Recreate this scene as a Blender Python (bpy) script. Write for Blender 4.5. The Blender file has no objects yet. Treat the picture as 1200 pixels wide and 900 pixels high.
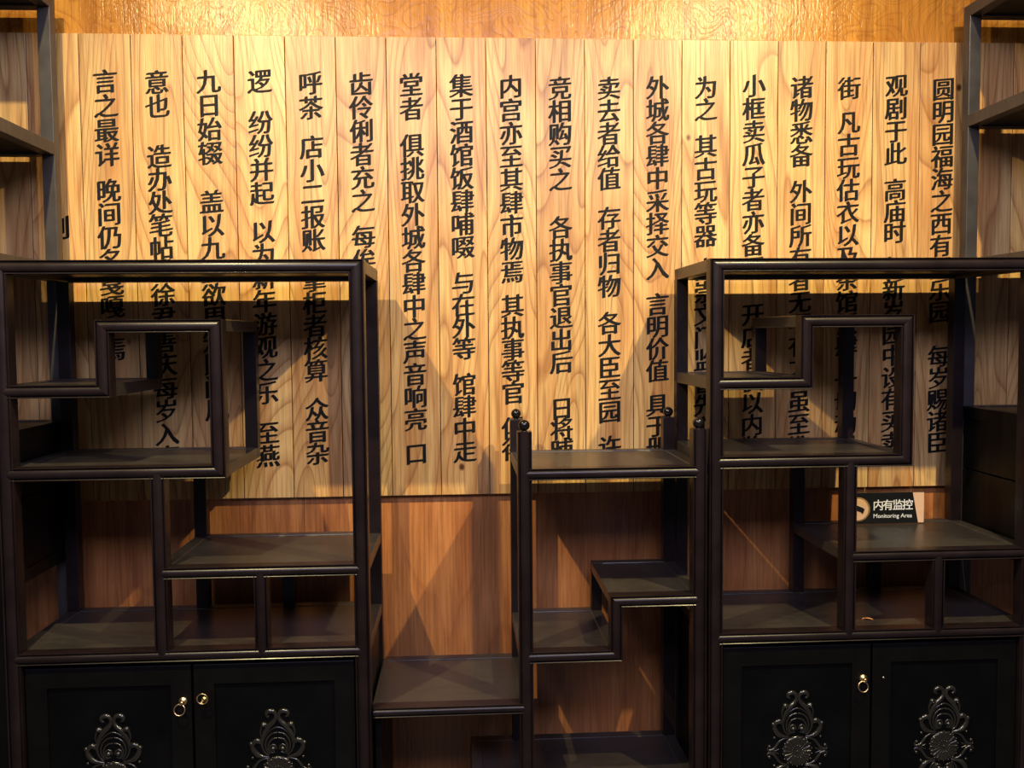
import bpy, bmesh, math, random
from mathutils import Matrix, Vector

random.seed(7)
S = bpy.context.scene
COL = S.collection
EYE = 1.5                       # camera height above the floor; heights below are given relative to the eye

# ------------------------------------------------------------------ camera, light, exposure
cam_data = bpy.data.cameras.new('camera')
cam_data.sensor_width = 36.0
cam_data.lens = 1050.0 / 1200.0 * 36.0
cam_data.clip_start = 0.05
cam = bpy.data.objects.new('camera', cam_data)
COL.objects.link(cam)
R = Matrix(((0.998352, 0.011227, -0.05627), (-0.056797, 0.054003, -0.996924), (-0.008154, 0.998478, 0.054551)))
cam.matrix_world = Matrix.Translation((0, 0, EYE)) @ R.to_4x4()
S.camera = cam

S.view_settings.view_transform = 'Standard'
S.view_settings.look = 'None'
S.view_settings.gamma = 1.0
S.view_settings.use_curve_mapping = False
S.view_settings.exposure = 0.0

world = bpy.data.worlds.new('world')
S.world = world
world.use_nodes = True
wb = world.node_tree.nodes['Background']
wb.inputs['Color'].default_value = (0.78, 0.70, 1.0, 1)
wb.inputs['Strength'].default_value = 0.075


def spot(name, loc, target, energy, color, size, blend, radius):
    d = bpy.data.lights.new(name, 'SPOT')
    d.energy = energy
    d.color = color
    d.spot_size = math.radians(size)
    d.spot_blend = blend
    d.shadow_soft_size = radius
    o = bpy.data.objects.new(name, d)
    COL.objects.link(o)
    o.location = loc
    o.rotation_euler = (Vector(target) - Vector(loc)).to_track_quat('-Z', 'Y').to_euler()
    return o


WARM = (1.0, 0.825, 0.405)
spot('track_spotlight', (-0.96, 1.15, EYE + 1.47), (-0.12, 2.10, EYE - 1.5), 262, WARM, 150, 1.0, 0.016)
spot('track_spotlight', (1.21, 1.14, EYE + 1.48), (0.36, 2.10, EYE - 1.5), 262, WARM, 150, 1.0, 0.016)
ad = bpy.data.lights.new('aisle_light', 'AREA')
ad.shape = 'RECTANGLE'
ad.size = 2.6
ad.size_y = 0.8
ad.energy = 96
ad.color = (0.68, 0.68, 1.0)
ao = bpy.data.objects.new('aisle_light', ad)
COL.objects.link(ao)
ao.location = (0.1, -0.65, EYE + 1.50)
ao.rotation_euler = (math.radians(55), 0, 0)

# ------------------------------------------------------------------ materials


def mat(name):
    m = bpy.data.materials.new(name)
    m.use_nodes = True
    nt = m.node_tree
    return m, nt, nt.nodes['Principled BSDF']


def N(nt, kind, **kw):
    n = nt.nodes.new(kind)
    for k, v in kw.items():
        setattr(n, k, v)
    return n


def setin(n, **kw):
    for k, v in kw.items():
        n.inputs[k.replace('_', ' ')].default_value = v


def ramp(nt, stops):
    n = nt.nodes.new('ShaderNodeValToRGB')
    e = n.color_ramp.elements
    while len(e) < len(stops):
        e.new(0.5)
    for i, (p, c) in enumerate(stops):
        e[i].position = p
        e[i].color = (*c, 1) if len(c) == 3 else c
    return n


def math_node(nt, op, a=None, b=None):
    n = N(nt, 'ShaderNodeMath', operation=op)
    for i, v in enumerate((a, b)):
        if v is None:
            continue
        if isinstance(v, (int, float)):
            n.inputs[i].default_value = v
        else:
            nt.links.new(v, n.inputs[i])
    return n.outputs[0]


def mix_rgb(nt, mode, fac, a, b):
    n = N(nt, 'ShaderNodeMix', data_type='RGBA', blend_type=mode)
    if isinstance(fac, (int, float)):
        n.inputs['Factor'].default_value = fac
    else:
        nt.links.new(fac, n.inputs['Factor'])
    for key, v in (('A', a), ('B', b)):
        s = [i for i in n.inputs if i.name == key and i.type == 'RGBA'][0]
        if isinstance(v, tuple):
            s.default_value = (*v, 1)
        else:
            nt.links.new(v, s)
    return [o for o in n.outputs if o.type == 'RGBA'][0]


def wood(name, base, light, dark, vertical=True, ring_freq=10.0, line_amt=0.6, rough=0.42, bump=0.25, per_object=True, knots=True, spec=0.5, sheen_bump=0.0, tint=0.25, stretch=0.16, twist=0.5):
    m, nt, bs = mat(name)
    L = nt.links.new
    tc = N(nt, 'ShaderNodeTexCoord')
    oi = N(nt, 'ShaderNodeObjectInfo')
    off = N(nt, 'ShaderNodeVectorMath', operation='SCALE')
    off.inputs[0].default_value = (13.7, 5.1, 29.3)
    if per_object:
        L(oi.outputs['Random'], off.inputs['Scale'])
    else:
        off.inputs['Scale'].default_value = 0.0
    add = N(nt, 'ShaderNodeVectorMath', operation='ADD')
    L(tc.outputs['Object'], add.inputs[0])
    L(off.outputs[0], add.inputs[1])
    mp = N(nt, 'ShaderNodeMapping')
    mp.inputs['Scale'].default_value = (1, 1, stretch) if vertical else (stretch, 1, 1)
    L(add.outputs[0], mp.inputs['Vector'])
    # growth rings: contour lines of a stretched noise give cathedral figure
    n1 = N(nt, 'ShaderNodeTexNoise')
    setin(n1, Scale=4.2, Detail=1.2, Roughness=0.4, Distortion=twist)
    L(mp.outputs[0], n1.inputs['Vector'])
    rings = math_node(nt, 'FRACT', math_node(nt, 'MULTIPLY', n1.outputs['Fac'], ring_freq))
    rr = ramp(nt, [(0.0, (0.25,) * 3), (0.06, (0.9,) * 3), (0.55, (1.0,) * 3), (0.88, (0.6,) * 3), (1.0, (0.1,) * 3)])
    L(rings, rr.inputs[0])
    # broad colour drift
    n2 = N(nt, 'ShaderNodeTexNoise')
    setin(n2, Scale=16.0, Detail=4.0, Roughness=0.6)
    mp2 = N(nt, 'ShaderNodeMapping')
    mp2.inputs['Scale'].default_value = (1, 1, 0.12) if vertical else (0.12, 1, 1)
    L(add.outputs[0], mp2.inputs['Vector'])
    L(mp2.outputs[0], n2.inputs['Vector'])
    r2 = ramp(nt, [(0.36, base), (0.60, light)])
    L(n2.outputs['Fac'], r2.inputs[0])
    # fine fibres
    n3 = N(nt, 'ShaderNodeTexNoise')
    setin(n3, Scale=150.0, Detail=2.0, Roughness=0.7)
    mp3 = N(nt, 'ShaderNodeMapping')
    mp3.inputs['Scale'].default_value = (1, 1, 0.03) if vertical else (0.03, 1, 1)
    L(add.outputs[0], mp3.inputs['Vector'])
    L(mp3.outputs[0], n3.inputs['Vector'])
    r3 = ramp(nt, [(0.34, (0.62,) * 3), (0.58, (1.0,) * 3)])
    L(n3.outputs['Fac'], r3.inputs[0])
    inv = math_node(nt, 'SUBTRACT', 1.0, rr.outputs[0])
    c = mix_rgb(nt, 'MIX', math_node(nt, 'MULTIPLY', inv, line_amt), r2.outputs[0], dark)
    c = mix_rgb(nt, 'MULTIPLY', 0.8, c, r3.outputs[0])
    if knots:
        # dark streaks and a few small pin knots
        n5 = N(nt, 'ShaderNodeTexNoise')
        setin(n5, Scale=14.0, Detail=3.0, Roughness=0.55)
        mp5 = N(nt, 'ShaderNodeMapping')
        mp5.inputs['Scale'].default_value = (1, 1, 0.05)
        mp5.inputs['Location'].default_value = (3.1, 0.2, 7.7)
        L(add.outputs[0], mp5.inputs['Vector'])
        L(mp5.outputs[0], n5.inputs['Vector'])
        r5 = ramp(nt, [(0.66, (0, 0, 0)), (0.80, (0.65,) * 3)])
        L(n5.outputs['Fac'], r5.inputs[0])
        c = mix_rgb(nt, 'MIX', r5.outputs[0], c, dark)
        v = N(nt, 'ShaderNodeTexVoronoi')
        setin(v, Scale=5.2, Randomness=1.0)
        mp4 = N(nt, 'ShaderNodeMapping')
        mp4.inputs['Scale'].default_value = (1, 1, 0.75)
        L(add.outputs[0], mp4.inputs['Vector'])
        L(mp4.outputs[0], v.inputs['Vector'])
        rk = ramp(nt, [(0.025, (1,) * 3), (0.055, (0,) * 3)])
        L(v.outputs['Distance'], rk.inputs[0])
        sep = N(nt, 'ShaderNodeSeparateColor')
        L(v.outputs['Color'], sep.inputs[0])
        keep = math_node(nt, 'GREATER_THAN', sep.outputs[0], 0.62)
        c = mix_rgb(nt, 'MIX', math_node(nt, 'MULTIPLY', rk.outputs[0], keep), c, tuple(x * 0.3 for x in dark))
    if per_object and tint:
        hs = N(nt, 'ShaderNodeHueSaturation')
        L(c, hs.inputs['Color'])
        L(math_node(nt, 'ADD', math_node(nt, 'MULTIPLY', oi.outputs['Random'], tint), 1.0 - tint / 2), hs.inputs['Value'])
        c = hs.outputs[0]
    L(c, bs.inputs['Base Color'])
    setin(bs, Roughness=rough)
    bs.inputs['Specular IOR Level'].default_value = spec
    bp = N(nt, 'ShaderNodeBump')
    setin(bp, Strength=bump, Distance=0.002)
    hgt = math_node(nt, 'ADD', math_node(nt, 'MULTIPLY', rr.outputs[0], 0.4), r3.outputs[0])
    if sheen_bump:
        n6 = N(nt, 'ShaderNodeTexNoise')
        setin(n6, Scale=95.0, Detail=4.0, Roughness=0.7)
        mp6 = N(nt, 'ShaderNodeMapping')
        mp6.inputs['Scale'].default_value = (1, 1, 0.35)
        L(tc.outputs['Object'], mp6.inputs['Vector'])
        L(mp6.outputs[0], n6.inputs['Vector'])
        hgt = math_node(nt, 'ADD', hgt, math_node(nt, 'MULTIPLY', n6.outputs['Fac'], sheen_bump))
    L(hgt, bp.inputs['Height'])
    L(bp.outputs[0], bs.inputs['Normal'])
    return m, nt, bs, c


M = {}
M['plank'], _, _, _ = wood('honey_plank_wood', (0.53, 0.262, 0.090), (0.69, 0.435, 0.170), (0.29, 0.110, 0.034), ring_freq=26, line_amt=0.82, rough=0.34, spec=0.32, bump=0.25, sheen_bump=0.5, tint=0.22)
M['burl'], nt, bs, c = wood('orange_burl_veneer', (0.40, 0.150, 0.022), (0.62, 0.270, 0.040), (0.26, 0.080, 0.012), ring_freq=16, line_amt=0.6, rough=0.19, bump=0.25, per_object=False, knots=False, sheen_bump=2.4, spec=0.22, stretch=0.8, twist=2.2)
FASCIA = (nt, bs, c)
M['veneer'], nt, bs, c = wood('orange_veneer_wood', (0.37, 0.130, 0.042), (0.49, 0.195, 0.062), (0.25, 0.075, 0.024), ring_freq=9, line_amt=0.45, rough=0.30, bump=0.25, per_object=False, knots=False, sheen_bump=3.2)
# veneer sheet joints every 1.14 m
for nt, bs, c in (FASCIA, (nt, bs, c)):
    tc = N(nt, 'ShaderNodeTexCoord')
    sx = N(nt, 'ShaderNodeSeparateXYZ')
    nt.links.new(tc.outputs['Object'], sx.inputs[0])
    # sheets meet where x = -0.47 + 1.14 k
    md = math_node(nt, 'PINGPONG', math_node(nt, 'ADD', sx.outputs[0], 0.47), 0.57)
    seam = math_node(nt, 'LESS_THAN', md, 0.0012)
    c2 = mix_rgb(nt, 'MIX', seam, c, (0.12, 0.05, 0.02))
    nt.links.new(c2, bs.inputs['Base Color'])


def lacquer(name, base, rough, dust=None, dust_amt=0.0, spec=0.5, scale=6.0):
    m, nt, bs = mat(name)
    L = nt.links.new
    tc = N(nt, 'ShaderNodeTexCoord')
    n = N(nt, 'ShaderNodeTexNoise')
    setin(n, Scale=60.0, Detail=3.0)
    mp = N(nt, 'ShaderNodeMapping')
    mp.inputs['Scale'].default_value = (0.25, 1, 0.25)
    L(tc.outputs['Object'], mp.inputs['Vector'])
    L(mp.outputs[0], n.inputs['Vector'])
    r = ramp(nt, [(0.35, tuple(x * 0.75 for x in base)), (0.7, tuple(x * 1.2 for x in base))])
    L(n.outputs['Fac'], r.inputs[0])
    c = r.outputs[0]
    n2 = N(nt, 'ShaderNodeTexNoise')
    setin(n2, Scale=scale, Detail=5.0, Roughness=0.65)
    L(tc.outputs['Object'], n2.inputs['Vector'])
    if dust:
        r2 = ramp(nt, [(0.35, (0.25,) * 3), (0.72, (1.0,) * 3)])
        L(n2.outputs['Fac'], r2.inputs[0])
        c = mix_rgb(nt, 'MIX', math_node(nt, 'MULTIPLY', r2.outputs[0], dust_amt), c, dust)
    L(c, bs.inputs['Base Color'])
    rr = ramp(nt, [(0.3, (rough * 0.8,) * 3), (0.7, (min(1, rough * 1.25),) * 3)])
    L(n2.outputs['Fac'], rr.inputs[0])
    L(rr.outputs[0], bs.inputs['Roughness'])
    bs.inputs['Specular IOR Level'].default_value = spec
    bp = N(nt, 'ShaderNodeBump')
    setin(bp, Strength=0.06, Distance=0.001)
    L(n.outputs['Fac'], bp.inputs['Height'])
    L(bp.outputs[0], bs.inputs['Normal'])
    return m


M['frame'] = lacquer('dark_rosewood_lacquer', (0.0105, 0.0062, 0.0068), 0.30, spec=0.32)
M['shelf'] = lacquer('dusty_shelf_lacquer', (0.020, 0.016, 0.015), 0.33, dust=(0.056, 0.048, 0.040), dust_amt=0.55)
M['door'] = lacquer('black_door_lacquer', (0.0028, 0.0024, 0.0026), 0.38, spec=0.2)
M['door_panel'] = lacquer('blue_black_panel', (0.0015, 0.0018, 0.0023), 0.40, spec=0.15)
M['carving'] = lacquer('carved_black_wood', (0.014, 0.013, 0.011), 0.22, spec=0.7)
M['ball'] = lacquer('polished_finial', (0.008, 0.006, 0.006), 0.14)
M['rack'] = lacquer('grey_black_steel', (0.040, 0.035, 0.034), 0.38)
M['rack_board'] = lacquer('black_rack_board', (0.0030, 0.0028, 0.0028), 0.36, spec=0.2)


def plain(name, base, rough=0.5, metallic=0.0, spec=0.5, noise=0.12):
    m, nt, bs = mat(name)
    tc = N(nt, 'ShaderNodeTexCoord')
    n = N(nt, 'ShaderNodeTexNoise')
    setin(n, Scale=40.0, Detail=3.0)
    nt.links.new(tc.outputs['Object'], n.inputs['Vector'])
    r = ramp(nt, [(0.3, tuple(x * (1 - noise) for x in base)), (0.7, tuple(min(1, x * (1 + noise)) for x in base))])
    nt.links.new(n.outputs['Fac'], r.inputs[0])
    nt.links.new(r.outputs[0], bs.inputs['Base Color'])
    setin(bs, Roughness=rough, Metallic=metallic)
    bs.inputs['Specular IOR Level'].default_value = spec
    return m


M['ink'] = plain('black_lettering', (0.007, 0.006, 0.0055), 0.6, spec=0.15)
M['brass'] = plain('aged_brass', (0.60, 0.44, 0.25), 0.36, 1.0)
M['screw'] = plain('steel_screw', (0.7, 0.66, 0.58), 0.3, 1.0)
M['sign_black'] = plain('black_acrylic', (0.010, 0.011, 0.011), 0.22)
M['sign_copper'] = plain('rose_gold_film', (0.80, 0.50, 0.30), 0.45, 0.0, noise=0.05)
M['sign_ring'] = plain('bronze_ring', (0.42, 0.25, 0.12), 0.4, 0.3)
M['sign_white'] = plain('white_print', (0.90, 0.90, 0.86), 0.5, noise=0.02)
M['scrap'] = plain('orange_scrap', (0.75, 0.30, 0.08), 0.6)
M['floor'] = plain('grey_floor', (0.05, 0.046, 0.044), 0.5)
M['backing'] = plain('dark_backing', (0.03, 0.02, 0.015), 0.8)

# ------------------------------------------------------------------ mesh helpers


class MB:
    def __init__(self):
        self.bm = bmesh.new()

    def box(self, x0, x1, y0, y1, z0, z1, bev=0.0):
        r = bmesh.ops.create_cube(self.bm, size=1.0)
        for v in r['verts']:
            v.co = Vector(((x0 + x1) / 2 + v.co.x * (x1 - x0), (y0 + y1) / 2 + v.co.y * (y1 - y0), (z0 + z1) / 2 + v.co.z * (z1 - z0)))
        if bev:
            es = list({e for v in r['verts'] for e in v.link_edges})
            bmesh.ops.bevel(self.bm, geom=es, offset=bev, segments=2, profile=0.5, affect='EDGES')
        return self

    def poly_prism(self, pts, y0, y1):
        """pts: outline in x, z"""
        f = [self.bm.verts.new((x, y0, z)) for x, z in pts]
        b = [self.bm.verts.new((x, y1, z)) for x, z in pts]
        self.bm.faces.new(f)
        self.bm.faces.new(b[::-1])
        n = len(pts)
        for i in range(n):
            self.bm.faces.new((f[i], b[i], b[(i + 1) % n], f[(i + 1) % n]))
        return self

    def sphere(self, c, r, sx=1, sy=1, sz=1, u=20, v=12):
        q = bmesh.ops.create_uvsphere(self.bm, u_segments=u, v_segments=v, radius=r)
        for w in q['verts']:
            w.co = Vector((c[0] + w.co.x * sx, c[1] + w.co.y * sy, c[2] + w.co.z * sz))
        for w in q['verts']:
            for f in w.link_faces:
                f.smooth = True
        return self

    def torus(self, c, R_, r, axis='y', seg=36, ring=10, flat=1.0, tilt=0.0):
        vs = []
        for i in range(seg):
            a = 2 * math.pi * i / seg
            row = []
            for j in range(ring):
                b = 2 * math.pi * j / ring
                x = (R_ + r * math.cos(b)) * math.cos(a)
                z = (R_ + r * math.cos(b)) * math.sin(a)
                y = r * flat * math.sin(b) + z * tilt
                row.append(self.bm.verts.new((c[0] + x, c[1] + y, c[2] + z)))
            vs.append(row)
        for i in range(seg):
            for j in range(ring):
                f = self.bm.faces.new((vs[i][j], vs[i][(j + 1) % ring], vs[(i + 1) % seg][(j + 1) % ring], vs[(i + 1) % seg][j]))
                f.smooth = True
        return self

    def lathe_y(self, c, prof, seg=24):
        """prof: (radius, y offset) pairs, turned about the y axis"""
        rows = []
        for r, y in prof:
            rows.append([self.bm.verts.new((c[0] + r * math.cos(2 * math.pi * i / seg), c[1] + y, c[2] + r * math.sin(2 * math.pi * i / seg))) for i in range(seg)])
        for a, b in zip(rows, rows[1:]):
            for i in range(seg):
                f = self.bm.faces.new((a[i], a[(i + 1) % seg], b[(i + 1) % seg], b[i]))
                f.smooth = True
        self.bm.faces.new(rows[0][::-1])
        self.bm.faces.new(rows[-1])
        return self

    def lathe_z(self, c, prof, seg=24):
        rows = []
        for r, z in prof:
            rows.append([self.bm.verts.new((c[0] + r * math.cos(2 * math.pi * i / seg), c[1] + r * math.sin(2 * math.pi * i / seg), c[2] + z)) for i in range(seg)])
        for a, b in zip(rows, rows[1:]):
            for i in range(seg):
                f = self.bm.faces.new((a[i], a[(i + 1) % seg], b[(i + 1) % seg], b[i]))
                f.smooth = True
        self.bm.faces.new(rows[0][::-1])
        self.bm.faces.new(rows[-1])
        return self

    def tube(self, pts, radii, flat=0.7, ring=8, sub=5, y=0.0):
        """pts in (x, z); a tapering bead laid on the plane y, standing proud of it"""
        P, Rr = [], []
        n = len(pts)
        for i in range(n - 1):
            p0, p1, p2, p3 = pts[max(i - 1, 0)], pts[i], pts[i + 1], pts[min(i + 2, n - 1)]
            for k in range(sub):
                t = k / sub
                q = []
                for d in range(2):
                    q.append(0.5 * (2 * p1[d] + (p2[d] - p0[d]) * t + (2 * p0[d] - 5 * p1[d] + 4 * p2[d] - p3[d]) * t * t + (3 * p1[d] - p0[d] - 3 * p2[d] + p3[d]) * t ** 3))
                P.append(q)
                Rr.append(radii[i] + (radii[i + 1] - radii[i]) * t)
        P.append(list(pts[-1]))
        Rr.append(radii[-1])
        rows = []
        for i, p in enumerate(P):
            a, b = P[max(i - 1, 0)], P[min(i + 1, len(P) - 1)]
            tx, tz = b[0] - a[0], b[1] - a[1]
            l = math.hypot(tx, tz) or 1
            nx, nz = -tz / l, tx / l
            rows.append([self.bm.verts.new((p[0] + nx * Rr[i] * math.cos(2 * math.pi * j / ring), y - Rr[i] * flat * math.sin(2 * math.pi * j / ring), p[1] + nz * Rr[i] * math.cos(2 * math.pi * j / ring))) for j in range(ring)])
        for a, b in zip(rows, rows[1:]):
            for j in range(ring):
                f = self.bm.faces.new((a[j], a[(j + 1) % ring], b[(j + 1) % ring], b[j]))
                f.smooth = True
        for row, p, rad in ((rows[0], P[0], Rr[0]), (rows[-1], P[-1], Rr[-1])):
            self.sphere((p[0], y, p[1]), rad, 1, flat, 1, 8, 6)
        return self

    def build(self, name, m, parent=None):
        bmesh.ops.recalc_face_normals(self.bm, faces=self.bm.faces[:])
        me = bpy.data.meshes.new(name)
        self.bm.to_mesh(me)
        self.bm.free()
        me.materials.append(m)
        o = bpy.data.objects.new(name, me)
        COL.objects.link(o)
        if parent:
            o.parent = parent
        return o


def root(name, loc, label, cat, group=None):
    o = bpy.data.objects.new(name, None)
    o.empty_display_size = 0.1
    COL.objects.link(o)
    o.location = loc
    tag(o, label, cat, group)
    return o


def tag(o, label, cat, group=None):
    o['label'] = label
    o['category'] = cat
    if group:
        o['group'] = group


def structure(o):
    o['kind'] = 'structure'
    return o


# moulded frame member: a bar with an edge bead on both sides and a convex face
def profile(w, depth):
    pts = [(-0.5, 0.0010), (-0.493, 0.0042), (-0.475, 0.0052), (-0.452, 0.0052), (-0.402, 0.0039), (-0.399, -0.0015), (-0.362, -0.0015)]
    n = 10
    arc = []
    for i in range(n + 1):
        a = math.pi * i / n
        arc.append((-0.355 * math.cos(a), -0.001 + 0.0085 * math.sin(a) ** 0.85))
    pts = pts + arc + [(-p, d) for p, d in pts[::-1]]
    pts = [(p * w, d) for p, d in pts]
    pts += [(0.5 * w, -depth), (-0.5 * w, -depth)]
    return pts


def member(parent, name, axis, a, b, c, w, depth=0.032, s=None, e=None, sw=None, ew=None, m='frame'):
    """axis 'x' or 'z'; runs a..b, centred across at c; s/e mitre: 'T' outer side at +u, 'B' outer at -u"""
    mb = MB()
    prof = profile(w, depth)
    sw, ew = sw or w, ew or w
    rows = []
    for end in (0, 1):
        row = []
        for u, d in prof:
            md, pw = (s, sw) if end == 0 else (e, ew)
            k = 0.0
            if md == 'T':
                k = (0.5 - u / w) * pw
            elif md == 'B':
                k = (0.5 + u / w) * pw
            t = a + k if end == 0 else b - k
            co = (t, -d, c + u) if axis == 'x' else (c + u, -d, t)
            row.append(mb.bm.verts.new(co))
        rows.append(row)
    n = len(prof)
    for i in range(n):
        f = mb.bm.faces.new((rows[0][i], rows[0][(i + 1) % n], rows[1][(i + 1) % n], rows[1][i]))
        f.smooth = True
    mb.bm.normal_update()
    for ed in mb.bm.edges:
        if len(ed.link_faces) == 2 and ed.calc_face_angle(0.0) > math.radians(30):
            ed.smooth = False
    mb.bm.faces.new(rows[0][::-1])
    mb.bm.faces.new(rows[1])
    return mb.build(name, M[m], parent)


def bar(parent, name, x0, x1, y0, y1, z0, z1, m='frame', bev=0.0015):
    return MB().box(x0, x1, y0, y1, z0, z1, bev).build(name, M[m], parent)


# ------------------------------------------------------------------ the room
FACE = 2.645        # front of the plank panel
WALL = 2.665        # front of the wall
structure(MB().box(-3.2, 3.6, WALL, WALL + 0.12, 0, EYE + 0.80).build('wall_back', M['veneer']))
structure(MB().box(-3.2, 3.6, WALL, WALL + 0.12, EYE + 0.80, 3.45).build('trim_1', M['burl']))
structure(MB().box(-3.2, 3.6, -3.0, WALL + 0.12, -0.08, 0.0).build('floor', M['floor']))
tr = MB()
structure(MB().box(-3.2, 3.6, WALL - 0.012, WALL, 0.0, 0.10, 0.002).build('baseboard_back', M['backing']))

# ------------------------------------------------------------------ plank panel with the engraved text
TEXT = [
    (17, [('圆明园福海之西有同乐园', 0.7222, 0.0582), ('每岁赐诸臣', -0.0762, -0.3395)]),
    (16, [('观剧于此', 0.7312, 0.5303), ('高庙时', 0.4241, 0.2971), ('每新岁园中设有买卖', 0.1925, -0.3373)]),
    (15, [('街', 0.7227, 0.7227), ('凡古玩估衣以及茶馆饭肆', 0.6227, -0.0426), ('一切动用', -0.1432, -0.3456)]),
    (14, [('诸物悉备', 0.7241, 0.5243), ('外间所有者无不有之', 0.4188, -0.1056), ('虽至携', -0.2087, -0.346)]),
    (13, [('小框卖瓜子者亦备焉', 0.728, 0.1942), ('开店者俱以内监', 0.0544, -0.3438)]),
    (12, [('为之', 0.722, 0.6577), ('其古玩等器', 0.5509, 0.288), ('由崇文门监督先期', 0.1897, -0.2823)]),
    (11, [('外城各肆中采择交入', 0.721, 0.1928), ('言明价值', 0.0868, -0.1113), ('具于册', -0.2136, -0.3394)]),
    (10, [('卖去者给值', 0.7175, 0.4556), ('存者归物', 0.3411, 0.1406), ('各大臣至园', 0.0321, -0.2322), ('许', -0.3372, -0.3372)]),
    (9, [('竞相购买之', 0.7165, 0.4529), ('各执事官退出后', 0.3138, -0.083), ('日将晡', -0.2201, -0.3427)]),
    (8, [('内宫亦至其肆市物焉', 0.7203, 0.1845), ('其执事等官', 0.0844, -0.1726), ('俱得', -0.2767, -0.3404)]),
    (7, [('集于酒馆饭肆哺啜', 0.7217, 0.2572), ('与在外等', 0.1527, -0.0399), ('馆肆中走', -0.1457, -0.3433)]),
    (6, [('堂者', 0.7231, 0.655), ('俱挑取外城各肆中之声音响亮', 0.5502, -0.2474), ('口', -0.3487, -0.3487)]),
    (5, [('齿伶俐者充之', 0.7244, 0.3908), ('每俟驾过店门', 0.2875, -0.0523), ('则走堂者', -0.1625, -0.3616)]),
    (4, [('呼茶', 0.7257, 0.6557), ('店小二报账', 0.5443, 0.278), ('掌柜者核算', 0.1623, -0.1008), ('众音杂', -0.2134, -0.3441)]),
    (3, [('逻', 0.7295, 0.7295), ('纷纷并起', 0.6139, 0.4126), ('以为新年游观之乐', 0.3028, -0.1641), ('至燕', -0.2816, -0.3494)]),
    (2, [('九日始辍', 0.7284, 0.5263), ('盖以九重欲周知民间风', 0.3882, -0.2097)]),
    (1, [('意也', 0.7249, 0.6579), ('造办处笔帖式', 0.5162, 0.1912), ('徐君善庆每岁入直', 0.1227, -0.3473)]),
    (0, [('言之最详', 0.7262, 0.5206), ('晚间仍名戛嘎', 0.4195, 0.0893), ('焉', -0.0333, -0.0333)]),
    (-1, [('则', 0.3134, 0.3134)]),
]

fc = bpy.data.curves.new('glyph', 'FONT')
fo = bpy.data.objects.new('glyph', fc)
COL.objects.link(fo)
fc.size = 1.0
fc.resolution_u = 3
GLYPHS = {}


def glyph(ch, weight=0.0):
    """outline mesh of one character, as (verts, faces) with the em square's centre at the origin"""
    key = (ch, weight)
    if key not in GLYPHS:
        fc.body = ch
        fc.offset = weight
        fc.fill_mode = 'BOTH'
        fc.extrude = 0.0
        bpy.context.view_layer.update()
        dg = bpy.context.evaluated_depsgraph_get()
        me = bpy.data.meshes.new_from_object(fo.evaluated_get(dg))
        GLYPHS[key] = ([tuple(v.co[:2]) for v in me.vertices], [tuple(p.vertices) for p in me.polygons])
        bpy.data.meshes.remove(me)
    return GLYPHS[key]


gv, gf = glyph('国')
EM = max(x for x, y in gv) - min(x for x, y in gv)          # drawn width of a full square character
CX = (max(x for x, y in gv) + min(x for x, y in gv)) / 2
CY = (max(y for x, y in gv) + min(y for x, y in gv)) / 2
NIB = ((-0.036, -0.014), (-0.012, -0.005), (0.012, 0.005), (0.036, 0.014))      # broad-nib strokes: thick uprights, thinner levels

BOLD = ((-0.014, -0.010), (0.014, -0.010), (-0.014, 0.010), (0.014, 0.010))


def letter_mesh(chars, size, thick, y0, name, m, parent, brush=True):
    """chars: (character, x, z) list; one raised lettering mesh facing the room"""
    verts, faces = [], []
    for ch, x, z in chars:
        gv, gf = glyph(ch)
        for k, (nx, nz) in enumerate(NIB if brush else BOLD):
            y = y0 - thick - 0.00004 * k
            base = len(verts)
            for a, b in gv:
                u, v = (a - CX) / EM, (b - CY) / EM
                if brush:
                    v = v * 0.98 + 0.085 * u        # the levels of brush script climb to the right
                    u = u * 0.97
                verts.append((x + (u + nx) * size, y, z + (v + nz) * size))
            faces += [tuple(base + i for i in f) for f in gf]
    me = bpy.data.meshes.new(name)
    me.from_pydata(verts, [], faces)
    bm = bmesh.new()
    bm.from_mesh(me)
    bmesh.ops.remove_doubles(bm, verts=bm.verts[:], dist=1e-7)
    for f in bm.faces:
        f.normal_update()
        if f.normal.y > 0:
            f.normal_flip()
    edges = [e for e in bm.edges if len(e.link_faces) == 1]
    r = bmesh.ops.extrude_edge_only(bm, edges=edges)
    for g in r['geom']:
        if isinstance(g, bmesh.types.BMVert):
            g.co.y = y0
    bm.to_mesh(me)
    bm.free()
    me.materials.append(m)
    o = bpy.data.objects.new(name, me)
    COL.objects.link(o)
    o.parent = parent
    return o


PW = 0.144
X0 = -1.071
PT, PB = 0.861, -0.472
panel = root('text_panel', (X0, FACE, EYE + PB), 'honey coloured plank panel on the wall, carved all over with columns of black characters', 'wall panel')
texts = dict(TEXT)
for k in range(-7, 26):
    b = MB().box(0.0010, PW - 0.0010, 0, 0.0185, 0, PT - PB, 0.0014).build('board', M['plank'], panel)
    b.location = (k * PW, 0, 0)
    if k == 0:
        pass
    if k in texts:
        for s, za, zb in texts[k]:
            n = len(s)
            chars = []
            for i, ch in enumerate(s):
                z = za + (zb - za) * (i / (n - 1) if n > 1 else 0)
                chars.append((ch, PW / 2 - 0.0005, z - PB))
            letter_mesh(chars, 0.0600, 0.0008, 0.0, 'lettering', M['ink'], b)
MB().box(-7 * PW, 26 * PW, 0.0186, 0.0198, 0.004, PT - PB - 0.004).build('backing_board', M['backing'], panel)

# ------------------------------------------------------------------ display cabinets
D = 0.375           # overall depth
RW = 0.0315         # rail width


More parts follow.
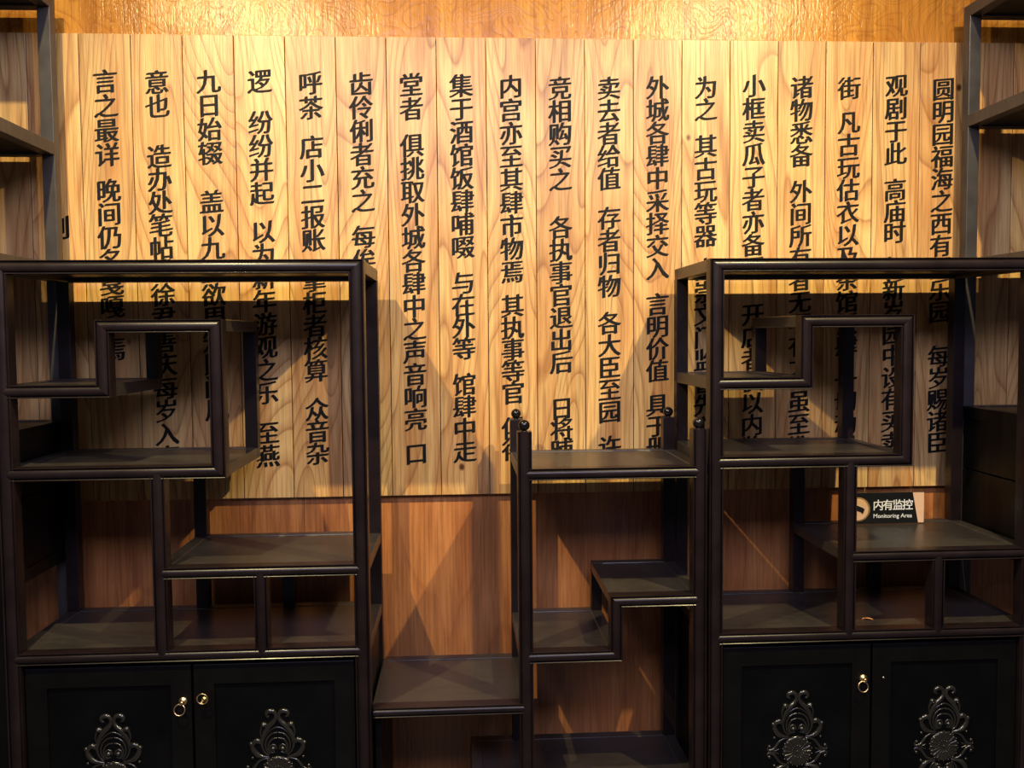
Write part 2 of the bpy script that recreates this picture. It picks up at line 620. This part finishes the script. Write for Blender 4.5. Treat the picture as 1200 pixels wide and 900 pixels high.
def shelf(parent, x0, x1, top, left=True, right=True, front=0.030, sw=0.034, back=True, th=0.030, y1=D):
    """side and back frame bars of a shelf with a slightly sunk board between them"""
    yb = y1 - 0.034
    s = bar(parent, 'shelf', x0 + (sw if left else 0) - 0.004, x1 - (sw if right else 0) + 0.004, front, yb + 0.004, top - 0.020, top - 0.0022, 'shelf', 0)
    if left:
        bar(parent, 'side_rail', x0 + 0.001, x0 + sw, front, yb, top - th, top, 'shelf', 0.0024)
    if right:
        bar(parent, 'side_rail', x1 - sw, x1 - 0.001, front, yb, top - th, top, 'shelf', 0.0024)
    if back:
        bar(parent, 'back_rail', x0 + 0.001, x1 - 0.001, yb, y1 - 0.001, top - th, top, 'shelf', 0.0024)
    return s


def carving(parent, cx, cz, y):
    """scrolling carved mount: leaf crest above and below a round rosette"""
    k = 0.000233
    mb = MB()

    def add(pts, radii, flat=0.75):
        for sx in (-1, 1):
            for sz in (-1, 1):
                mb.tube([(cx + sx * (x - 425) * k, cz + sz * (750 - z) * k) for x, z in pts], [r * k for r in radii], flat, 8, 4, y)

    def ball(x, z, r, flat=0.8):
        for sx in (-1, 1):
            for sz in (-1, 1):
                mb.sphere((cx + sx * (x - 425) * k, y, cz + sz * (750 - z) * k), r * k, 1, flat, 1, 10, 8)

    add([(585, 500), (598, 440), (585, 370), (550, 300), (500, 240), (460, 200), (440, 160), (446, 118), (472, 92), (508, 90), (534, 108), (538, 134), (520, 148)], [7, 12, 18, 25, 29, 26, 21, 20, 25, 27, 24, 19, 14], 0.9)
    add([(596, 380), (606, 320), (590, 262), (572, 236), (556, 238)], [5, 8, 15, 32, 29], 0.9)
    add([(430, 266), (480, 283), (540, 333), (578, 400), (588, 460), (570, 525), (530, 568)], [8, 9, 11, 11, 11, 10, 8])
    add([(436, 325), (485, 336), (532, 380), (553, 440), (547, 505), (515, 555)], [8, 9, 10, 10, 9, 7])
    add([(436, 385), (478, 393), (508, 422), (528, 470), (520, 520), (495, 552)], [8, 10, 10, 9, 8, 6])
    add([(440, 500), (452, 466), (480, 456), (508, 474), (510, 510), (490, 540), (460, 535)], [9, 10, 11, 10, 10, 12, 9])
    ball(475, 498, 27, 1.0)
    add([(520, 588), (580, 582), (640, 560), (680, 510), (692, 462), (672, 424), (636, 408), (612, 426)], [5, 17, 31, 30, 24, 26, 31, 22], 0.8)
    ball(703, 440, 25, 0.9)
    ball(690, 592, 17, 0.9)
    add([(520, 604), (570, 606), (625, 630), (665, 680), (700, 722), (742, 736)], [6, 11, 14, 16, 18, 20], 0.8)
    ball(746, 690, 20, 0.9)
    add([(640, 775), (690, 758), (740, 758), (768, 775), (752, 806)], [7, 9, 11, 12, 12], 0.8)
    # rosette
    px, pz = cx, cz
    mb.lathe_y((px, y, pz), [(0.039, 0.003), (0.039, -0.0006), (0.034, -0.0020), (0.0155, -0.0020), (0.013, -0.0008), (0.002, -0.0008)], 32)
    mb.sphere((px, y - 0.001, pz), 0.0034, 1, 0.9, 1, 10, 8)
    for i in range(14):
        a = 2 * math.pi * (i + 0.5) / 14
        mb.sphere((px + 0.0147 * math.cos(a), y - 0.002, pz + 0.0147 * math.sin(a)), 0.0019, 1, 0.9, 1, 8, 6)
    for i in range(18):
        a = 2 * math.pi * i / 18
        c_, s_ = math.cos(a), math.sin(a)
        mb.tube([(px + 0.0177 * c_, pz + 0.0177 * s_), (px + 0.0265 * c_, pz + 0.0265 * s_), (px + 0.0345 * c_, pz + 0.0345 * s_)], [0.0014, 0.0023, 0.0036], 0.75, 8, 3, y - 0.0018)
        a += math.pi / 18
        mb.sphere((px + 0.0392 * math.cos(a), y - 0.001, pz + 0.0392 * math.sin(a)), 0.0022, 1, 0.9, 1, 8, 6)
    return mb.build('carving', M['carving'], parent)


def ring_pull(parent, x, z, y, up=False):
    mb = MB()
    k = 0.66 if up else 0.95
    mb.lathe_y((x, y, z), [(0.0105 * k, 0.001), (0.0108 * k, -0.0022), (0.0096 * k, -0.0040), (0.0042, -0.0050), (0.0036, -0.0090), (0.0046 * k, -0.0110), (0.0048 * k, -0.0150), (0.0034 * k, -0.0170)], 24)
    if up:
        mb.torus((x + 0.0008, y - 0.0200, z + 0.0082), 0.0130, 0.0015, tilt=-0.10)
        mb.sphere((x - 0.0045, y - 0.0185, z - 0.0035), 0.0030)
        mb.sphere((x - 0.0022, y - 0.0150, z - 0.0028), 0.0032)
    else:
        mb.torus((x - 0.0055, y - 0.0135, z - 0.0170), 0.0130, 0.0015, tilt=0.20)
        mb.sphere((x - 0.0030, y - 0.0140, z - 0.0040), 0.0028)
    o = mb.build('ring_pull', M['brass'], parent)
    o['label'] = 'small brass ring pull'
    return o


def cabinet(x0, y0, scale_x, label, pulls):
    W = 0.872
    r = root('display_cabinet', (x0, y0, 0), label, 'display cabinet', None)
    r.scale = (scale_x, 1, 1)
    e = EYE
    PWD = 0.0365
    TOP = 0.1855
    floor_z = 0.0
    # front posts and the top rail
    member(r, 'post', 'z', floor_z, e + TOP, PWD / 2, PWD, e='B', ew=0.033)
    member(r, 'post', 'z', floor_z, e + TOP, W - PWD / 2, PWD, e='T', ew=0.033)
    member(r, 'rail', 'x', 0, W, e + TOP - 0.0165, 0.033, s='T', e='T', sw=PWD, ew=PWD)
    # stepped lattice
    A1, A0 = -0.1105, -0.1415
    B1, B0 = 0.0440, 0.0125
    D1, D0 = -0.3080, -0.3395
    xa0, xa1 = 0.2350, 0.2690
    xc0, xc1 = 0.5000, 0.5345
    F1, F0 = -0.5560, -0.5835
    G1, G0 = -0.7590, -0.7865
    xe0, xe1 = 0.3540, 0.3880
    xs0, xs1 = 0.5935, 0.6265
    va, vc, ve, vs = xa1 - xa0, xc1 - xc0, xe1 - xe0, xs1 - xs0
    member(r, 'rail', 'x', PWD / 2, xa1, e + (A0 + A1) / 2, A1 - A0, e='B', ew=va)
    member(r, 'lattice_post', 'z', e + A0, e + B1, (xa0 + xa1) / 2, va, s='T', sw=A1 - A0, e='B', ew=B1 - B0)
    member(r, 'rail', 'x', xa0, xc1, e + (B0 + B1) / 2, B1 - B0, s='T', e='T', sw=va, ew=vc)
    member(r, 'lattice_post', 'z', e + D0, e + B1, (xc0 + xc1) / 2, vc, s='T', sw=D1 - D0, e='T', ew=B1 - B0)
    member(r, 'rail', 'x', PWD / 2, xc1, e + (D0 + D1) / 2, D1 - D0, e='B', ew=vc)
    member(r, 'lattice_post', 'z', e + G0 + 0.014, e + D1 - 0.016, (xe0 + xe1) / 2, ve)
    member(r, 'rail', 'x', (xe0 + xe1) / 2, W - PWD / 2, e + (F0 + F1) / 2, F1 - F0)
    member(r, 'lattice_post', 'z', e + G0 + 0.014, e + F1 - 0.014, (xs0 + xs1) / 2, vs)
    member(r, 'rail', 'x', PWD / 2, W - PWD / 2, e + (G0 + G1) / 2, G1 - G0)
    member(r, 'rail', 'x', PWD / 2, W - PWD / 2, 0.115, 0.034)
    # back posts and back lattice posts
    y0b, y1b = D - 0.034, D
    for a in (0.0, W - 0.034):
        bar(r, 'back_post', a, a + 0.034, y0b, y1b, 0, e + TOP - 0.030)
    bar(r, 'back_lattice_post', xa0, xa1, y0b, y1b, e + A1 - 0.002, e + B1 - 0.028)
    bar(r, 'back_lattice_post', xc0, xc1, y0b, y1b, e + D1 - 0.002, e + B1 - 0.028)
    bar(r, 'back_lattice_post', xe0, xe1, y0b, y1b, e + G1 - 0.002, e + D1 - 0.028)
    bar(r, 'back_lattice_post', xs0, xs1, y0b, y1b, e + G1 - 0.002, e + F1 - 0.026)
    # top board and shelves
    t = shelf(r, 0, W, e + TOP, th=0.032)
    t.name = 'top_board'
    shelf(r, 0, xa1, e + A1)
    shelf(r, xa0, xc1, e + B1)
    shelf(r, 0, xc1, e + D1)
    shelf(r, xe0, W, e + F1, th=0.027)
    shelf(r, 0, W, e + G1, th=0.027)
    # closed base
    bar(r, 'side_panel', 0.008, 0.024, 0.028, D - 0.03, 0.09, e + G0 + 0.002, 'door', 0)
    bar(r, 'side_panel', W - 0.024, W - 0.008, 0.028, D - 0.03, 0.09, e + G0 + 0.002, 'door', 0)
    bar(r, 'back_panel', 0.02, W - 0.02, D - 0.022, D - 0.010, 0.09, e + G0 + 0.002, 'door', 0)
    bar(r, 'bottom_board', 0.02, W - 0.02, 0.03, D - 0.03, 0.10, 0.116, 'door', 0)
    # two doors with framed panels, carved mounts and ring pulls
    zt, zb = e - 0.7985, 0.135
    for i, (xl, xr) in enumerate(((0.0405, 0.4350), (0.4405, 0.8315))):
        fy = 0.006
        st = 0.050
        mb = MB()
        mb.box(xl, xl + st, fy, fy + 0.018, zb, zt, 0.0016)
        mb.box(xr - st, xr, fy, fy + 0.018, zb, zt, 0.0016)
        mb.box(xl + st - 0.002, xr - st + 0.002, fy, fy + 0.018, zt - st, zt, 0.0016)
        mb.box(xl + st - 0.002, xr - st + 0.002, fy, fy + 0.018, zb, zb + st, 0.0016)
        d = mb.build('door', M['door'], r)
        MB().box(xl + st - 0.004, xr - st + 0.004, fy + 0.006, fy + 0.014, zb + st - 0.004, zt - st + 0.004).build('door_panel', M['door_panel'], d)
        cxx = (0.2420, 0.6400)[i]
        carving(d, cxx, e - 1.0765, fy + 0.0055)
        p = pulls[i]
        if p == 'screw':
            s = MB().lathe_y((0.4700, fy, e - 0.8880), [(0.0030, 0.0010), (0.0032, -0.0010), (0.0020, -0.0026)], 16).build('screw', M['screw'], d)
            s['label'] = 'bright screw where the pull is missing'
        else:
            ring_pull(d, (0.4150, 0.4660)[i], e - (0.8880, 0.8850)[i], fy, p == 'up')
    return r


cabinet(-1.104, 2.185, 1.0, 'dark rosewood display cabinet with two brass ring pulls, beside the low bridge shelf', ('down', 'up'))
cabinet(0.617, 2.198, 0.976, 'dark rosewood display cabinet whose shelf holds the black monitoring sign', ('down', 'screw'))

# ------------------------------------------------------------------ stepped stand between the cabinets
SX0, SX1 = 0.1365, 0.6110
st = root('stepped_stand', (0, 2.198, 0), 'dark rosewood stepped stand with ball finials and low bridge shelf, between the two cabinets', 'display stand')
e = EYE
SW = 0.0355
PT_ = -0.2390
DS = 0.362


def ball_finial(parent, x, y, z):
    mb = MB()
    mb.lathe_z((x, y, z), [(0.0075, -0.001), (0.0080, 0.0012), (0.0050, 0.0022)], 20)
    mb.sphere((x, y, z + 0.0150), 0.0142, u=28, v=18)
    return mb.build('ball_finial', M['ball'], parent)


for cx in (SX0 + SW / 2, SX1 - SW / 2):
    p = member(st, 'post', 'z', 0, e + PT_, cx, SW)
    ball_finial(p, cx, 0.015, e + PT_)
    b = bar(st, 'back_post', cx - SW / 2, cx + SW / 2, DS - 0.034, DS, 0, e + PT_)
    ball_finial(b, cx, DS - 0.017, e + PT_)
T1, T0 = -0.3310, -0.3600
L1, L0 = -0.7935, -0.8220
U1, U0 = -0.6560, -0.6845
K1, K0 = -0.9240, -0.9480
xv0, xv1 = 0.3665, 0.3970
vw = xv1 - xv0
xm0, xm1 = SX0 + SW / 2, SX1 - SW / 2
member(st, 'rail', 'x', xm0, xm1, e + (T0 + T1) / 2, T1 - T0)
member(st, 'rail', 'x', xm0, xv1, e + (L0 + L1) / 2, L1 - L0, e='B', ew=vw)
member(st, 'lattice_post', 'z', e + L0, e + U1, (xv0 + xv1) / 2, vw, s='T', sw=L1 - L0, e='B', ew=U1 - U0)
member(st, 'rail', 'x', xv0, xm1, e + (U0 + U1) / 2, U1 - U0, s='T', sw=vw)
member(st, 'rail', 'x', -0.2280, xm0, e + (K0 + K1) / 2, K1 - K0)
t = shelf(st, SX0, SX1, e + T1, th=0.028, y1=DS)
t.name = 'top_board'
shelf(st, SX0, xv1, e + L1, th=0.027, y1=DS)
shelf(st, xv0, SX1, e + U1, th=0.027, y1=DS)
bs_ = shelf(st, -0.2280, SX0 + SW, e + K1, left=False, th=0.024, y1=DS)
bs_.name = 'bridge_shelf'
bar(st, 'back_lattice_post', xv0, xv1, DS - 0.034, DS, e + L1 - 0.002, e + U1 - 0.025)
bar(st, 'side_panel', -0.2280, -0.2120, 0.035, DS - 0.004, 0.0, e + K0 + 0.001, 'door', 0.001)
# lowest shelf reaches out under the bridge on a short post
Z1 = -1.1680
member(st, 'rail', 'x', 0.0140, xm1, e + Z1 - 0.014, 0.028, s='T', sw=0.030)
member(st, 'lattice_post', 'z', 0, e + Z1, 0.0290, 0.030, e='B', ew=0.028)
bs_ = shelf(st, 0.0140, SX1, e + Z1, th=0.027, y1=DS)
bar(st, 'back_lattice_post', 0.0140, 0.0440, DS - 0.034, DS, 0, e + Z1 - 0.025)

# ------------------------------------------------------------------ steel racks at both ends


def rack(xs, sgn, levels, label):
    """xs: plane of the open side next to the cabinet; the rack runs away from it in direction sgn"""
    r = root('steel_rack', (xs, 2.59, 0), label, 'rack')
    T = 0.034
    WID, DEP = 0.95, 0.386
    ztop = EYE + levels[0]

    def bx(name, a, b, y0, y1, z0, z1, m='rack', bev=0.001):
        lo, hi = sorted((a * sgn, b * sgn))
        return bar(r, name, lo, hi, y0, y1, z0, z1, m, bev)
    for a in (0, WID - T):
        for y in (-T, -DEP):
            bx('post', a, a + T, y, y + T, 0, ztop, 'rack' if y == -T else 'rack_board')
    for lv in levels:
        z = EYE + lv
        for y in (-T, -DEP):
            bx('rail', T, WID - T, y, y + T, z - T, z)
        for a in (0, WID - T):
            bx('rail', a, a + T, -DEP + T, -T, z - T, z, 'rack_board' if lv == levels[-1] else 'rack')
        bx('shelf', 0.004, WID - 0.004, -DEP + 0.006, -0.004, z - 0.029, z - 0.003, 'rack_board', 0)
    # closed box below the open shelves
    zt, zs, zb = EYE + levels[-1], EYE - 0.402, EYE - 0.582
    bx('rail', 0, T, -DEP + T, -T, zb - T, zb, 'rack_board')
    bx('rail', WID - T, WID, -DEP + T, -T, zb - T, zb, 'rack_board')
    bx('side_panel', 0.003, 0.019, -DEP + 0.03, -0.03, zs + 0.0015, zt - T + 0.002, 'rack_board', 0.001)
    bx('side_panel', 0.003, 0.019, -DEP + 0.03, -0.03, zb - 0.002, zs - 0.0015, 'rack_board', 0.0028)
    bx('side_panel', WID - 0.019, WID - 0.003, -DEP + 0.03, -0.03, zb - 0.002, zt - T + 0.002, 'rack_board', 0.001)
    bx('back_panel', 0.02, WID - 0.02, -0.030, -0.016, zb - 0.002, zt - T + 0.002, 'rack_board', 0)
    bx('front_panel', 0.02, WID - 0.02, -DEP + 0.014, -DEP + 0.030, zb - 0.002, zt - T + 0.002, 'rack_board', 0)
    bx('bottom_board', 0.004, WID - 0.004, -DEP + 0.006, -0.004, zb - 0.018, zb - 0.004, 'rack_board', 0)
    bx('rail', T, WID - T, -T, 0, 0.10, 0.10 + T)
    bx('rail', T, WID - T, -DEP, -DEP + T, 0.10, 0.10 + T)
    return r


rack(-1.108, -1, (0.937, 0.538, 0.208, -0.227), 'black steel rack standing beside the cabinet that has two brass ring pulls')
rack(1.4755, 1, (0.942, 0.627, 0.210, -0.220), 'black steel rack standing beside the cabinet that holds the monitoring sign')

# ------------------------------------------------------------------ monitoring sign on the shelf
sg_x0, sg_x1, sg_h = 1.0960, 1.3420, 0.0905
sg = root('monitoring_sign', (sg_x0, 2.516, EYE - 0.5560), 'small black sign reading Monitoring Area with pink gold corner, upright on the shelf', 'sign')
SWD = sg_x1 - sg_x0
pl = MB().box(0, SWD, 0, 0.006, 0, sg_h, 0.0006).build('plate', M['sign_black'], sg)
k = 0.242 / 96.0        # metres per photo pixel at the sign
cr = MB().poly_prism([(SWD - 0.0345, sg_h - 0.0012), (SWD - 0.0008, sg_h - 0.0012), (SWD - 0.0008, 0.0010), (SWD - 0.0175, 0.0010)], -0.0006, 0.001).build('corner', M['sign_copper'], sg)
cr['label'] = 'pink gold corner field'
icx, icz = 0.0490, 0.0420
ri = MB().lathe_y((icx, 0, icz), [(0.0355, 0.001), (0.0355, -0.0012), (0.0345, -0.0016), (0.0300, -0.0016)], 40).build('badge', M['sign_ring'], sg)
ri['label'] = 'round bronze rimmed badge'
MB().lathe_y((icx - 0.0015, 0, icz - 0.0005), [(0.0315, 0.001), (0.0315, -0.0022), (0.0300, -0.0024)], 40).build('disc', M['sign_copper'], ri)
a = math.radians(-22)


def rot(pts, ox, oz):
    return [(ox + x * math.cos(a) - z * math.sin(a), oz + x * math.sin(a) + z * math.cos(a)) for x, z in pts]


mb = MB()
mb.poly_prism(rot([(-0.019, -0.006), (0.013, -0.006), (0.013, -0.0085), (0.0175, -0.0085), (0.0175, 0.0065), (0.013, 0.0065), (0.013, 0.008), (-0.019, 0.008)], icx, icz + 0.002), -0.0034, -0.0018)
mb.poly_prism([(icx - 0.022, icz - 0.018), (icx - 0.019, icz - 0.018), (icx - 0.019, icz - 0.010), (icx - 0.005, icz - 0.006), (icx - 0.006, icz - 0.003), (icx - 0.022, icz - 0.007)], -0.0034, -0.0018)
mb.build('camera_symbol', M['sign_black'], ri)
tx0 = 0.0945
chs = [(c, tx0 + 0.0142 + i * 0.0293, 0.0535) for i, c in enumerate('内有监控')]
letter_mesh(chs, 0.0272, 0.0006, 0.0, 'lettering', M['sign_white'], sg, brush=False)


def latin(text, x, z, width, thick, parent, m):
    fc.body = text
    fc.offset = 0.006
    bpy.context.view_layer.update()
    me = bpy.data.meshes.new_from_object(fo.evaluated_get(bpy.context.evaluated_depsgraph_get()))
    me.name = 'lettering'
    xs = [v.co.x for v in me.vertices]
    sc = width / (max(xs) - min(xs))
    x_ = min(xs)
    for v in me.vertices:
        v.co = (x + (v.co.x - x_) * sc, -thick, z + v.co.y * sc)
    me.materials.clear()
    me.materials.append(m)
    o = bpy.data.objects.new('lettering', me)
    COL.objects.link(o)
    o.parent = parent
    return o


latin('Monitoring Area', tx0 + 0.0005, 0.0165, 0.1150, 0.0007, sg, M['sign_white'])

# small orange scrap on the lowest open shelf
mb = MB()
rows = []
for i in range(9):
    t = i / 8
    w = 0.0052 * math.sin(math.pi * (0.12 + 0.80 * t))
    x = -0.013 + 0.026 * t
    y = 0.005 * math.cos(t * 2.4) - 0.002
    zc = 0.0010 + 0.0030 * math.sin(math.pi * t)
    rows.append([mb.bm.verts.new((x, y - w, zc)), mb.bm.verts.new((x, y, zc + 0.0014)), mb.bm.verts.new((x, y + w, zc)), mb.bm.verts.new((x, y, zc - 0.0010))])
for p, q in zip(rows, rows[1:]):
    for j in range(4):
        f = mb.bm.faces.new((p[j], p[(j + 1) % 4], q[(j + 1) % 4], q[j]))
        f.smooth = True
mb.bm.faces.new(rows[0][::-1])
mb.bm.faces.new(rows[-1])
sc_ = mb.build('paper_scrap', M['scrap'])
sc_.location = (1.068, 2.198 + 0.085, EYE - 0.7590 - 0.0020)
tag(sc_, 'tiny orange scrap lying on the lowest open shelf below the monitoring sign', 'scrap')

bpy.data.objects.remove(fo)
bpy.data.curves.remove(fc)
